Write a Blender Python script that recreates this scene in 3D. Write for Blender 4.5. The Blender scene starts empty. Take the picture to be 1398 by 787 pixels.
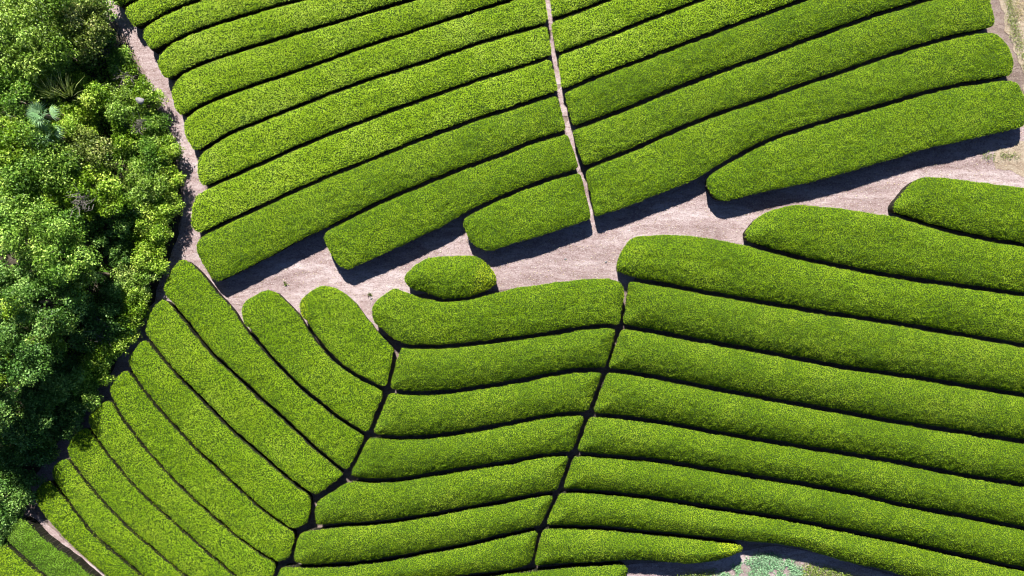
import bpy, math
import numpy as np

rng = np.random.default_rng(7)
scene = bpy.context.scene
col = scene.collection

# ------------------------------------------------------------------ survey
H = 35.0                      # drone height, m
S = 46.0 / 1398.0             # metres of ground per survey unit
CX, CY = 699.0, 393.5
HR = 0.70                     # height of a hedge's shoulder


def smooth(a, b, x):
    t = np.clip((x - a) / (b - a), 0, 1)
    return t * t * (3 - 2 * t)


def ground_z(x, y):
    """Terrain: the field below the gravel path falls gently away."""
    x = np.asarray(x, float); y = np.asarray(y, float)
    px = x / S + CX; py = CY - y / S
    line = 400 - (px - 420) * 0.16
    d = (py - line) * S
    d = np.clip(d, 0, 22)
    w = smooth(380, 640, px)
    return -0.10 * w * (np.sqrt(d * d + 6.0) - math.sqrt(6.0)) + 0.03 * np.sin(x * .31 + 1) * np.sin(y * .27)


def at(px, py, h=0.0):
    """survey coordinates -> world x, y of a point h above the terrain."""
    px = np.asarray(px, float); py = np.asarray(py, float)
    x = (px - CX) * S; y = (CY - py) * S
    for _ in range(4):
        z = ground_z(x, y) + h
        k = (H - z) / H
        x = (px - CX) * S * k; y = (CY - py) * S * k
    return x, y


# ------------------------------------------------------------------ noise
_T = rng.random((256, 256))


def vnoise(x, y, f=1.0):
    x, y = np.asarray(x) * .81 - np.asarray(y) * .59, np.asarray(x) * .59 + np.asarray(y) * .81
    x = x * f + 1000.3; y = y * f + 1000.7
    xi = np.floor(x).astype(int); yi = np.floor(y).astype(int)
    u = x - xi; v = y - yi
    u = u * u * (3 - 2 * u); v = v * v * (3 - 2 * v)
    a = _T[xi % 256, yi % 256]; b = _T[(xi + 1) % 256, yi % 256]
    c = _T[xi % 256, (yi + 1) % 256]; d = _T[(xi + 1) % 256, (yi + 1) % 256]
    return (a * (1 - u) + b * u) * (1 - v) + (c * (1 - u) + d * u) * v


# ------------------------------------------------------------------ materials
def nodes_of(name):
    m = bpy.data.materials.new(name); m.use_nodes = True
    nt = m.node_tree; nt.nodes.clear()
    out = nt.nodes.new('ShaderNodeOutputMaterial')
    return m, nt, out


def ramp(nt, fac, stops, interp='LINEAR'):
    r = nt.nodes.new('ShaderNodeValToRGB'); r.color_ramp.interpolation = interp
    while len(r.color_ramp.elements) < len(stops): r.color_ramp.elements.new(0.5)
    for e, (p, c) in zip(r.color_ramp.elements, stops):
        e.position = p; e.color = (*c, 1)
    nt.links.new(fac, r.inputs[0]); return r.outputs[0]


def noise(nt, scale, detail=3, rough=.55, vec=None, dist=0.0):
    n = nt.nodes.new('ShaderNodeTexNoise'); n.inputs['Scale'].default_value = scale
    n.inputs['Detail'].default_value = detail; n.inputs['Roughness'].default_value = rough
    n.inputs['Distortion'].default_value = dist
    if vec is None:
        g = nt.nodes.new('ShaderNodeNewGeometry'); vec = g.outputs['Position']
    nt.links.new(vec, n.inputs['Vector']); return n.outputs['Fac']


def mixc(nt, fac, a, b, mode='MIX'):
    n = nt.nodes.new('ShaderNodeMix'); n.data_type = 'RGBA'; n.blend_type = mode
    for sock, v in ((n.inputs[0], fac), (n.inputs[6], a), (n.inputs[7], b)):
        if hasattr(v, 'is_output') or isinstance(v, bpy.types.NodeSocket): nt.links.new(v, sock)
        elif isinstance(v, (int, float)): sock.default_value = v
        else: sock.default_value = (*v, 1)
    return n.outputs[2]


def leaf_material(name, dark, mid, light, patch, patch_scale=.8, trans=.22, rough=.45, spec=.35):
    """a leaf whose colour varies from leaf to leaf and from patch to patch"""
    m, nt, out = nodes_of(name)
    at_ = nt.nodes.new('ShaderNodeAttribute'); at_.attribute_name = 'tone'
    c = ramp(nt, at_.outputs['Fac'], [(0, dark), (.5, mid), (1, light)])
    n = noise(nt, patch_scale, 4, .6)
    f = ramp(nt, n, [(.38, (0, 0, 0)), (.66, (1, 1, 1))])
    c2 = mixc(nt, f, c, patch, 'MULTIPLY')
    p = nt.nodes.new('ShaderNodeBsdfPrincipled')
    nt.links.new(c2, p.inputs['Base Color'])
    p.inputs['Roughness'].default_value = rough
    p.inputs['Specular IOR Level'].default_value = spec
    t = nt.nodes.new('ShaderNodeBsdfTranslucent')
    t2 = mixc(nt, 1.0, c2, (1, 1.05, .5), 'MULTIPLY')
    nt.links.new(t2, t.inputs['Color'])
    mx = nt.nodes.new('ShaderNodeMixShader'); mx.inputs[0].default_value = trans
    nt.links.new(p.outputs[0], mx.inputs[1]); nt.links.new(t.outputs[0], mx.inputs[2])
    nt.links.new(mx.outputs[0], out.inputs[0]); return m


def plain(name, stops, scale, rough=.85, bump=0.0, bscale=40, spec=.2, detail=5):
    m, nt, out = nodes_of(name)
    c = ramp(nt, noise(nt, scale, detail, .65), stops)
    p = nt.nodes.new('ShaderNodeBsdfPrincipled'); nt.links.new(c, p.inputs['Base Color'])
    p.inputs['Roughness'].default_value = rough; p.inputs['Specular IOR Level'].default_value = spec
    if bump:
        b = nt.nodes.new('ShaderNodeBump'); b.inputs['Strength'].default_value = 1; b.inputs['Distance'].default_value = bump
        nt.links.new(noise(nt, bscale, 4, .6), b.inputs['Height']); nt.links.new(b.outputs[0], p.inputs['Normal'])
    nt.links.new(p.outputs[0], out.inputs[0]); return m


def gravel(name, a, b, c, straw):
    m, nt, out = nodes_of(name)
    g = nt.nodes.new('ShaderNodeNewGeometry')
    mp = nt.nodes.new('ShaderNodeMapping'); mp.inputs['Rotation'].default_value = (0, 0, math.radians(-16)); mp.inputs['Scale'].default_value = (.45, 1.5, 1)
    nt.links.new(g.outputs['Position'], mp.inputs['Vector'])
    big = noise(nt, .62, 6, .68, mp.outputs[0], .6)
    base = ramp(nt, big, [(.34, a), (.50, b), (.64, c)])
    md = noise(nt, 4.5, 5, .7, mp.outputs[0])
    base = mixc(nt, ramp(nt, md, [(.40, (.55, .55, .55)), (.56, (0, 0, 0))]), base, (.64, .54, .51), 'MULTIPLY')
    fine = noise(nt, 11, 6, .75)
    base = mixc(nt, ramp(nt, fine, [(.36, (.8, .8, .8)), (.5, (0, 0, 0))]), base, (.50, .44, .42), 'MULTIPLY')
    sp = noise(nt, 17, 3, .7, dist=1.5)
    base = mixc(nt, ramp(nt, sp, [(.54, (0, 0, 0)), (.66, (.8, .8, .8))]), base, straw)
    wd = noise(nt, 2.3, 7, .8)
    base = mixc(nt, ramp(nt, wd, [(.60, (0, 0, 0)), (.70, (.5, .5, .5))]), base, (.085, .06, .045))
    p = nt.nodes.new('ShaderNodeBsdfPrincipled'); nt.links.new(base, p.inputs['Base Color'])
    p.inputs['Roughness'].default_value = .95; p.inputs['Specular IOR Level'].default_value = .1
    bp = nt.nodes.new('ShaderNodeBump'); bp.inputs['Strength'].default_value = .9; bp.inputs['Distance'].default_value = .04
    nt.links.new(noise(nt, 15, 5, .75), bp.inputs['Height']); nt.links.new(bp.outputs[0], p.inputs['Normal'])
    nt.links.new(p.outputs[0], out.inputs[0]); return m


M = {}
# young flush: pale and yellowish; clipped: deeper, olive
M['flush'] = leaf_material('tea_flush', (.125, .205, .005), (.258, .392, .012), (.42, .53, .09), (.84, .90, .8), 1.3, .24, .7, .06)
M['clipped'] = leaf_material('tea_clipped', (.058, .102, .002), (.170, .272, .004), (.29, .39, .032), (.80, .88, .8), .9, .24, .7, .06)
M['slope'] = leaf_material('tea_slope', (.044, .082, .002), (.144, .234, .004), (.28, .36, .032), (.80, .87, .85), .9, .24, .7, .06)
M['lawnlike'] = leaf_material('tea_even', (.072, .128, .003), (.196, .312, .005), (.33, .43, .042), (.84, .92, .75), .8, .24, .7, .06)
M['yellow'] = leaf_material('tea_yellow_shoots', (.12, .17, .003), (.29, .38, .007), (.46, .52, .07), (.9, .9, .8), 2, .24, .7, .06)
M['bluish'] = leaf_material('tea_bluish', (.036, .085, .005), (.115, .225, .010), (.24, .38, .07), (.84, .92, .8), .8, .24, .7, .06)
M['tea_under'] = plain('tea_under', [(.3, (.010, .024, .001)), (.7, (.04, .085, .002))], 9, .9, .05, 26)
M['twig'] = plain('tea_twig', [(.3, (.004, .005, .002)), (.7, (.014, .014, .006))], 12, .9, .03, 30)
M['stem'] = plain('tea_stem', [(.3, (.07, .055, .04)), (.7, (.20, .165, .14))], 12, .9)
M['soil'] = gravel('field_soil', (0.124, 0.096, 0.084), (0.167, 0.130, 0.118), (0.211, 0.171, 0.155), (0.248, 0.211, 0.167))
M['gravel'] = gravel('path_gravel', (.185, .136, .135), (.258, .201, .202), (.340, .292, .297), (.40, .36, .35))
M['litter'] = plain('leaf_litter', [(.3, (.02, .018, .012)), (.6, (.06, .05, .035)), (.8, (.13, .11, .09))], 4, .95, .06, 14)
M['straw_ground'] = gravel('dry_ground', (.205, .165, .125), (.265, .22, .165), (.31, .27, .21), (.34, .31, .25))
M['bark'] = plain('bark', [(.3, (.05, .04, .03)), (.7, (.16, .13, .10))], 8, .95, .03, 22)
M['stone'] = plain('stone', [(.3, (.10, .095, .10)), (.7, (.20, .19, .20))], 6, .8, .02, 20)
M['deadwood'] = plain('deadwood', [(.3, (.08, .07, .06)), (.7, (.17, .155, .14))], 9, .95)
M['straw'] = leaf_material('dry_straw', (.26, .20, .09), (.40, .33, .18), (.55, .50, .33), (.9, .9, .85), 2, .1)
M['reed'] = leaf_material('pale_reed', (.14, .19, .04), (.26, .32, .10), (.42, .46, .22), (.9, .9, .85), 2, .2, .7, .1)
M['mint'] = leaf_material('mint_cover', (.07, .15, .07), (.17, .31, .16), (.32, .46, .30), (.85, .9, .9), 2, .1, .7, .1)
M['palm'] = leaf_material('palm_blade', (.06, .13, .045), (.14, .27, .11), (.28, .42, .22), (.85, .9, .9), 2, .1, .5, .3)
M['weed'] = leaf_material('weeds', (.05, .09, .008), (.13, .19, .02), (.30, .34, .08), (.8, .9, .8), 2, .2)
TREE = {  # pale ramp ends put yellow-white crown highlights into the leaf colour
    'yellow': leaf_material('leaf_yellow_green', (.055, .105, .003), (.185, .315, .012), (.50, .60, .10), (.72, .86, .8), .9, .25, .5, .22),
    'mid': leaf_material('leaf_mid_green', (.034, .080, .006), (.120, .235, .018), (.42, .56, .11), (.72, .88, .85), .8, .25, .5, .22),
    'blue': leaf_material('leaf_blue_green', (.026, .066, .008), (.092, .195, .022), (.36, .50, .14), (.72, .88, .9), .8, .22, .5, .22),
    'olive': leaf_material('leaf_olive', (.050, .078, .010), (.145, .215, .026), (.45, .46, .17), (.85, .85, .75), .9, .2, .5, .22),
    'pale': leaf_material('leaf_pale', (.048, .090, .006), (.175, .290, .024), (.54, .64, .18), (.75, .88, .8), .9, .22, .5, .22),
    'dark': leaf_material('leaf_dark_shaded', (.026, .070, .010), (.080, .172, .022), (.22, .34, .08), (.72, .88, .9), .8, .2, .5, .22),  # darker leaves: shade under taller trees put into the colour
}


# ------------------------------------------------------------------ mesh helpers
def link(name, me, mat, parent=None, loc=(0, 0, 0)):
    o = bpy.data.objects.new(name, me); col.objects.link(o)
    if mat: me.materials.append(mat)
    if parent is not None: o.parent = parent
    else: o.location = loc
    return o


def np_mesh(name, V, F, tone=None, smooth_=False):
    """V (n,3); F: (m,4) quads (or list of faces); tone per face"""
    me = bpy.data.meshes.new(name)
    V = np.ascontiguousarray(V, np.float32); F = np.ascontiguousarray(F, np.int32)
    n, k = F.shape
    me.vertices.add(len(V)); me.vertices.foreach_set('co', V.ravel())
    me.loops.add(n * k); me.loops.foreach_set('vertex_index', F.ravel())
    me.polygons.add(n); me.polygons.foreach_set('loop_start', np.arange(0, n * k, k, dtype=np.int32))
    if tone is not None:
        a = me.attributes.new('tone', 'FLOAT', 'FACE'); a.data.foreach_set('value', np.ascontiguousarray(tone, np.float32))
    if smooth_: me.polygons.foreach_set('use_smooth', np.ones(n, bool))
    me.update(); me.validate(verbose=False)
    return me


def unit(v):
    return v / np.maximum(np.linalg.norm(v, axis=1, keepdims=True), 1e-9)


def leaves(P, N, length, width, tilt=(10, 55), r=None):
    """rhombic leaves growing from P about the directions N. -> verts, quads"""
    r = r or rng
    n = len(P)
    t = unit(np.cross(N, unit(r.normal(size=(n, 3)))))          # along the surface
    el = np.radians(r.uniform(tilt[0], tilt[1], n))[:, None]
    ax = t * np.cos(el) + N * np.sin(el)                         # leaf axis
    sd = unit(np.cross(N, t) + 0.35 * r.normal(size=(n, 3)))
    sd = unit(sd - ax * np.sum(sd * ax, 1, keepdims=True))
    nm = np.cross(ax, sd)
    L = (length * r.uniform(.7, 1.3, n))[:, None]; W = (width * r.uniform(.75, 1.25, n))[:, None]
    fold = 0.18 * W
    V = np.empty((n, 4, 3))
    V[:, 0] = P
    V[:, 1] = P + ax * L * .45 + sd * W * .5 + nm * fold
    V[:, 2] = P + ax * L
    V[:, 3] = P + ax * L * .45 - sd * W * .5 + nm * fold
    F = np.arange(4 * n).reshape(n, 4)
    return V.reshape(-1, 3), F


def tube(path, rad, k=6):
    """tapered tube along a list of points -> verts, quads"""
    P = np.asarray(path, float); V = []; F = []
    for i in range(len(P)):
        d = P[min(i + 1, len(P) - 1)] - P[max(i - 1, 0)]; d /= np.linalg.norm(d) + 1e-9
        a = np.cross(d, [0.3, .9, .2]); a /= np.linalg.norm(a); b = np.cross(d, a)
        for j in range(k):
            th = 2 * math.pi * j / k
            V.append(P[i] + rad[i] * (a * math.cos(th) + b * math.sin(th)))
    for i in range(len(P) - 1):
        for j in range(k):
            F.append((i * k + j, i * k + (j + 1) % k, (i + 1) * k + (j + 1) % k, (i + 1) * k + j))
    return np.array(V), np.array(F)


def join(parts):
    V = []; F = []; o = 0
    for v, f in parts:
        V.append(v); F.append(f + o); o += len(v)
    return np.concatenate(V), np.concatenate(F)


def empty(name, loc):
    o = bpy.data.objects.new(name, None); col.objects.link(o); o.location = loc
    o.empty_display_size = .3
    return o


def tag(o, label=None, cat=None, group=None, kind=None):
    if label: o['label'] = label
    if cat: o['category'] = cat
    if group: o['group'] = group
    if kind: o['kind'] = kind
    return o


# ------------------------------------------------------------------ 2D outlines
def resample(c, step, closed=False):
    c = np.asarray(c, float)
    if closed: c = np.vstack([c, c[:1]])
    d = np.r_[0, np.cumsum(np.hypot(*np.diff(c, axis=0).T))]
    keep = np.r_[True, np.diff(d) > 1e-6]; c = c[keep]; d = d[keep]
    n = max(3, int(round(d[-1] / step)) + 1)
    s = np.linspace(0, d[-1], n)
    r = np.c_[np.interp(s, d, c[:, 0]), np.interp(s, d, c[:, 1])]
    return r[:-1] if closed else r


def gsmooth(c, sigma, closed):
    k = int(3 * sigma) + 1
    w = np.exp(-.5 * (np.arange(-k, k + 1) / sigma) ** 2); w /= w.sum()
    if closed: p = np.vstack([c[-k:], c, c[:k]])
    else:
        p = np.vstack([2 * c[0] - c[k:0:-1], c, 2 * c[-1] - c[-2:-k - 2:-1]])
    return np.c_[np.convolve(p[:, 0], w, 'valid'), np.convolve(p[:, 1], w, 'valid')]


def curve(pts, e0=0, e1=0):
    """smooth polyline through the points, extended straight by e0 / e1"""
    p = np.asarray(pts, float)
    if e0: d = p[0] - p[1]; p = np.vstack([p[0] + d / np.hypot(*d) * e0, p])
    if e1: d = p[-1] - p[-2]; p = np.vstack([p, p[-1] + d / np.hypot(*d) * e1])
    r = resample(p, 4)
    return gsmooth(r, 2.2, False) if len(r) > 18 else r


def offset(c, d):
    t = np.gradient(c, axis=0); t /= np.hypot(t[:, 0], t[:, 1])[:, None] + 1e-9
    return c + d * np.c_[-t[:, 1], t[:, 0]]


def side(P, D):
    """signed distance of points P to polyline D (positive on the left of its direction in image axes, i.e. east of a line running down)"""
    A = D[:-1]; B = D[1:]; AB = B - A
    t = np.einsum('pij,ij->pi', P[:, None] - A[None], AB) / (np.sum(AB * AB, 1) + 1e-9)
    t = np.clip(t, 0, 1)
    q = A[None] + t[..., None] * AB[None]
    dd = np.hypot(*(P[:, None] - q).transpose(2, 0, 1))
    i = dd.argmin(1); r = np.arange(len(P))
    v = P - A[i]; cr = AB[i, 0] * v[:, 1] - AB[i, 1] * v[:, 0]
    return -np.sign(cr) * dd[r, i]


def strip(upper, lower, start=(), end=(), wu=3.5, wl=3.5, ux0=None, clipE=None, clipW=None):
    u = offset(upper, wu); l = offset(lower, -wl)
    if ux0 is not None: u = u[u[:, 0] >= ux0]
    if clipE is not None:
        D, w = clipE
        u = u[side(u, D) < -w]; l = l[side(l, D) < -w]
    if clipW is not None:
        D, w = clipW
        u = u[side(u, D) > w]; l = l[side(l, D) > w]
    parts = [u]
    if len(end): parts.append(np.asarray(end, float))
    parts.append(l[::-1])
    if len(start): parts.append(np.asarray(start, float))
    return np.vstack(parts)


# ------------------------------------------------------------------ grid sheets inside an outline
def dist_in(P, Q):
    """distance to the closed outline Q, nearest point, inside flag; P (n,2)"""
    n = len(P); A = Q; B = np.roll(Q, -1, 0); AB = B - A; L2 = np.sum(AB * AB, 1) + 1e-12
    dist = np.empty(n); near = np.empty((n, 2)); ins = np.zeros(n, bool)
    for s in range(0, n, 4000):
        p = P[s:s + 4000]
        dx = p[:, None, 0] - A[None, :, 0]; dy = p[:, None, 1] - A[None, :, 1]
        t = np.clip((dx * AB[:, 0] + dy * AB[:, 1]) / L2, 0, 1)
        ex = dx - t * AB[:, 0]; ey = dy - t * AB[:, 1]
        d2 = ex * ex + ey * ey
        i = d2.argmin(1); r = np.arange(len(p))
        dist[s:s + 4000] = np.sqrt(d2[r, i])
        near[s:s + 4000] = A[i] + t[r, i, None] * AB[i]
        c = (A[None, :, 1] > p[:, None, 1]) != (B[None, :, 1] > p[:, None, 1])
        xi = A[:, 0] + (p[:, 1:2] - A[:, 1]) * AB[:, 0] / np.where(np.abs(AB[:, 1]) < 1e-9, 1e-9, AB[:, 1])
        ins[s:s + 4000] = (np.sum(c & (p[:, 0:1] < xi), 1) % 2) == 1
    return dist, near, ins


def grid_in(Q, g):
    """grid cells inside Q with their border pulled onto the outline -> points, distance, quads, ordered border edges"""
    lo = Q.min(0) - g; hi = Q.max(0) + g
    nx = int((hi[0] - lo[0]) / g) + 2; ny = int((hi[1] - lo[1]) / g) + 2
    X, Y = np.meshgrid(lo[0] + g * np.arange(nx), lo[1] + g * np.arange(ny), indexing='ij')
    P = np.c_[X.ravel(), Y.ravel()]
    d, near, ins = dist_in(P, Q)
    ok = ins | (d < .35 * g)
    I = ok.reshape(nx, ny)
    cell = I[:-1, :-1] & I[1:, :-1] & I[1:, 1:] & I[:-1, 1:]
    ci, cj = np.nonzero(cell)
    idx = lambda i, j: i * ny + j
    F = np.c_[idx(ci, cj), idx(ci + 1, cj), idx(ci + 1, cj + 1), idx(ci, cj + 1)]
    # border edges: used once
    E = np.vstack([F[:, [0, 1]], F[:, [1, 2]], F[:, [2, 3]], F[:, [3, 0]]])
    key = np.sort(E, 1); k = key[:, 0].astype(np.int64) * (nx * ny) + key[:, 1]
    _, inv, cnt = np.unique(k, return_inverse=True, return_counts=True)
    Eb = E[cnt[inv] == 1]
    bv = np.unique(Eb)
    P[bv] = near[bv]; d = np.where(ins, d, 0.0); d[bv] = 0
    used = np.unique(F); remap = -np.ones(nx * ny, int); remap[used] = np.arange(len(used))
    return P[used], d[used], remap[F], remap[Eb]


def outline_world(poly, h, step=2.4, sig=1.5, wob=.5):
    r = gsmooth(resample(poly, step, True), sig, True)
    ph = rng.uniform(0, 100)
    nrm = np.roll(r, -1, 0) - np.roll(r, 1, 0); nrm = np.c_[-nrm[:, 1], nrm[:, 0]]
    nrm /= np.hypot(nrm[:, 0], nrm[:, 1])[:, None] + 1e-9
    r = r + nrm * ((vnoise(r[:, 0] + ph, r[:, 1], .09) - .5) * 2 * wob * 1.2 + (vnoise(r[:, 0], r[:, 1] + ph, .25) - .5) * 1.5 * wob)[:, None]
    x, y = at(r[:, 0], r[:, 1], h)
    return np.c_[x, y]


def sheet(name, poly, mat, lift, g=.35, wob=1.0, kind='structure', h=0.0):
    Q = outline_world(poly, h, 5, 1.5, wob)
    P, d, F, E = grid_in(Q, g)
    V = np.c_[P, ground_z(P[:, 0], P[:, 1]) + lift]
    return tag(link(name, np_mesh(name, V, F, smooth_=True), mat), kind=kind)


# ------------------------------------------------------------------ a tea hedge
HG = 'clipped tea hedge rows'


def tea_hedge(poly, label, mat='clipped', dome=.16, dens=1050, leaf=(.047, .0245), hgt=HR, tipcut=None, tilt=(0, 32), fluff=.03, name='tea_hedge', group=HG, g=.075, rough=.03):
    Q = outline_world(poly, hgt)
    P, d, F, E = grid_in(Q, g)
    x, y = P[:, 0], P[:, 1]
    gz = ground_z(x, y)
    half = max(.35, min(.85, np.percentile(d, 98)))
    t = np.clip(d / half, 0, 1)
    prof = 1 - (1 - t) ** 2
    edge = -0.035 * (1 - np.clip(d / .07, 0, 1)) ** 2
    amp = .6 + .4 * smooth(0, .2, d)
    z = gz + hgt + dome * prof + edge + rough * (vnoise(x, y, 5.5) - .5) * amp * 2 + .07 * (vnoise(x, y, .55) - .5) + rough * 1.2 * (vnoise(x, y, 13) - .5)
    V = np.c_[P, z]
    cx, cy = P.mean(0); org = np.array([cx, cy, float(ground_z(cx, cy))])
    root = empty(name, org)
    tag(root, label, 'tea hedge', group)
    # surface normals on faces
    a, b, c, e = (V[F[:, i]] for i in range(4))
    nf = np.cross(c - a, e - b); area = .5 * np.linalg.norm(nf, axis=1); nf = unit(nf)
    flip = nf[:, 2] < 0; nf[flip] *= -1
    # leaf positions on the top
    lam = area * dens
    cnt = rng.poisson(lam)
    fi = np.repeat(np.arange(len(F)), cnt)
    u = rng.random((len(fi), 1)); v = rng.random((len(fi), 1))
    LP = (a[fi] * (1 - u) + b[fi] * u) * (1 - v) + (e[fi] * (1 - u) + c[fi] * u) * v
    LN = unit(nf[fi] + .17 * rng.normal(size=(len(fi), 3)))
    LP = LP + LN * (rng.random((len(fi), 1)) - .25) * fluff
    # leaves hanging over the shoulder
    e0 = V[E[:, 0]]; e1 = V[E[:, 1]]; ev = e1 - e0
    on = np.c_[ev[:, 1], -ev[:, 0], np.zeros(len(ev))]; on = unit(on)
    m = (e0 + e1) / 2; tst = m + on * .02
    # outward = away from polygon centre of the neighbouring cell
    _, _, ins = dist_in(tst[:, :2], Q); on[ins] *= -1
    nb = rng.poisson(np.linalg.norm(ev, axis=1) * 46)
    ei = np.repeat(np.arange(len(E)), nb)
    s = rng.random((len(ei), 1)); dz = rng.random((len(ei), 1)) ** 1.6
    BP = e0[ei] * (1 - s) + e1[ei] * s - np.array([0, 0, 1]) * dz * .22 - on[ei] * (.005 + dz * .035) + on[ei] * rng.normal(scale=.014, size=(len(ei), 1))
    BN = unit(on[ei] + np.array([0, 0, .7]) * (1 - dz) + .3 * rng.normal(size=(len(ei), 3)))
    AP = np.vstack([LP, BP]); AN = np.vstack([LN, BN])
    lv, lf = leaves(AP - org, AN, leaf[0], leaf[1], tilt)
    cl = vnoise(AP[:, 0], AP[:, 1], 3.2)
    cl2 = vnoise(AP[:, 0] + 40, AP[:, 1], .8)
    tone = np.clip(.50 + rng.uniform(-.05, .05) + .175 * rng.normal(size=len(AP)) + .24 * (cl - .5) + .30 * (cl2 - .5), 0, 1)
    tipm = None
    if tipcut is not None:
        (ax, ay), (bx, by) = [np.array(at(*q, hgt)) for q in tipcut]
        sd = (by - ay) * (AP[:, 0] - ax) - (bx - ax) * (AP[:, 1] - ay)
        tipm = sd + .12 * np.hypot(bx - ax, by - ay) * rng.normal(size=len(AP)) > 0
    fol = np.ones(len(AP), bool) if tipm is None else ~tipm
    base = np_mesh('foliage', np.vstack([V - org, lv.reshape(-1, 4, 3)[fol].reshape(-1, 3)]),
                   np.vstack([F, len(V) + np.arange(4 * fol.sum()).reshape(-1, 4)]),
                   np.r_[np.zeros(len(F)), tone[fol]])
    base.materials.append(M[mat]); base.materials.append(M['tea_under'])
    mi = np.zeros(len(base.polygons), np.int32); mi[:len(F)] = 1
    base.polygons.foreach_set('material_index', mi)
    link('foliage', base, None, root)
    if tipm is not None and tipm.any():
        k = lv.reshape(-1, 4, 3)[tipm].reshape(-1, 3)
        tp = link('young_foliage', np_mesh('young_foliage', k, np.arange(len(k)).reshape(-1, 4), tone[tipm]), M['yellow'], root)
        tp['label'] = 'yellow-green patch of young shoots at the end of the hedge'
    # the bare twiggy sides below the shoulder
    bi = np.unique(E); rm = -np.ones(len(V), int); rm[bi] = np.arange(len(bi)); Er = rm[E]
    inw = np.zeros((len(bi), 3)); np.add.at(inw, Er[:, 0], on); np.add.at(inw, Er[:, 1], on); inw = unit(inw)
    top = V[bi] - np.array([0, 0, .03]) - inw * .015
    gzb = ground_z(top[:, 0], top[:, 1])
    mid = top - inw * .025; mid[:, 2] = gzb + (top[:, 2] - gzb) * .55
    low = top - inw * .05; low[:, 2] = gzb - .02
    nb_ = len(bi)
    WV = np.vstack([top, mid, low]) - org
    WF = np.vstack([np.c_[Er[:, 0], Er[:, 1], Er[:, 1] + nb_, Er[:, 0] + nb_], np.c_[Er[:, 0], Er[:, 1], Er[:, 1] + nb_, Er[:, 0] + nb_] + nb_])
    # twigs: thin upright slivers proud of the wall
    nt_ = rng.poisson(np.linalg.norm(ev, axis=1) * 7); ti = np.repeat(np.arange(len(E)), nt_)
    s = rng.random((len(ti), 1)); foot = e0[ti] * (1 - s) + e1[ti] * s
    tl = ev[ti] / (np.linalg.norm(ev[ti], axis=1, keepdims=True) + 1e-9)
    zt = foot[:, 2].copy(); g0 = ground_z(foot[:, 0], foot[:, 1])
    hi_ = foot - on[ti] * .015 + tl * rng.normal(scale=.06, size=(len(ti), 1)); hi_[:, 2] = zt - rng.random(len(ti)) * .12
    lo_ = foot - on[ti] * (.03 + .03 * rng.random((len(ti), 1))); lo_[:, 2] = g0 - .01
    wv = tl * .006 + on[ti] * .003
    TV = np.stack([lo_ - wv, lo_ + wv, hi_ + wv * .6, hi_ - wv * .6], 1).reshape(-1, 3) - org
    TF = np.arange(len(TV)).reshape(-1, 4)
    V2, F2 = join([(WV, WF), (TV, TF)])
    tw = np_mesh('twiggy_side', V2, F2); tw.materials.append(M['twig']); tw.materials.append(M['stem'])
    mi = np.zeros(len(F2), np.int32); mi[len(WF):] = 1; tw.polygons.foreach_set('material_index', mi)
    link('twiggy_side', tw, None, root)
    return root


# ------------------------------------------------------------------ lines between the rows, as surveyed
g0 = curve([(165, 12), (172, 7), (179, 2), (200, -8), (240, -22)])
g1 = curve([(183, 39), (203, 32), (229, 16), (267, 1)], 0, 140)
g2 = curve([(208, 71), (229, 61), (254, 47), (280, 37), (318, 25), (350, 15.5), (375, 8), (406, 0)], 0, 140)
g3 = curve([(229, 111), (254, 96), (280, 84), (318, 72), (350, 62), (401, 46), (452, 32), (502, 16.5), (553, 2.5)], 0, 120)
g4 = curve([(248, 160.6), (280, 141), (318, 126), (350, 115), (401, 98), (452, 80), (502, 62), (553, 46), (604, 29), (655, 12.7), (700, -1)], 0, 80)
g5 = curve([(267, 209), (285, 200), (318, 179), (350, 167), (401, 147), (452, 127), (502, 109), (553, 93), (604, 76), (655, 58), (700, 45), (747, 32)], 0, 30)
g6 = curve([(278, 257), (305, 246), (350, 226), (388, 209), (413, 198), (452, 182), (502, 163), (553, 144), (604, 126), (655, 108), (700, 94), (753, 77.5)], 0, 30)
g7 = curve([(273, 321), (305, 305.5), (350, 284.5), (401, 261), (452, 239), (502.5, 219), (553, 198.5), (604, 179), (655, 161), (700, 147), (761, 127)], 0, 30)
g8 = [(441, 316), (477, 297), (528, 272), (579, 251), (630, 230.5), (668, 217), (700, 205), (722, 195), (776, 179)]
g8a = curve([(299, 388), (350, 363), (401, 336), (425, 323)] + g8, 0, 30); g8 = curve(g8, 0, 30)
g9 = [(631, 296), (655, 283), (700, 263), (738, 248), (786, 234)]
g9a = curve([(474, 372), (528, 348.5), (579, 324.5), (609, 310)] + g9, 0, 30); g9 = curve(g9, 0, 30)
g10 = curve([(668, 347), (700, 336.5), (751, 321.5), (807, 302.5)], 0, 30)
q5 = curve([(755, 27), (789, 15), (827, 1)], 20, 120)
q6 = curve([(761, 74), (827, 50), (891, 25), (954, 1)], 20, 130)
q7 = curve([(769, 124.5), (827, 100), (891, 76), (954, 52), (1005, 33), (1050, 17), (1094, 1)], 20, 130)
q8 = curve([(784, 175), (852, 150), (916, 123), (980, 99), (1049, 74.5), (1099, 55), (1150, 37), (1200, 19), (1264, 0)], 20, 60)
q9 = [(802, 228), (852, 209), (876, 199), (929, 175), (980, 155), (1049, 133), (1099, 114), (1150, 98), (1200, 80), (1251, 63.5), (1302, 49.6), (1350, 40.5)]
q9 = curve(q9, 20)
q10 = [(969, 235.6), (992, 221.6), (1030, 201), (1048, 192), (1099, 174), (1150, 159), (1200, 145), (1251, 130), (1302, 117), (1371, 107)]
q10a = curve([(814, 300), (852, 287), (903, 267), (944, 251), (958, 244)] + q10, 20); q10 = curve(q10)
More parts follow.
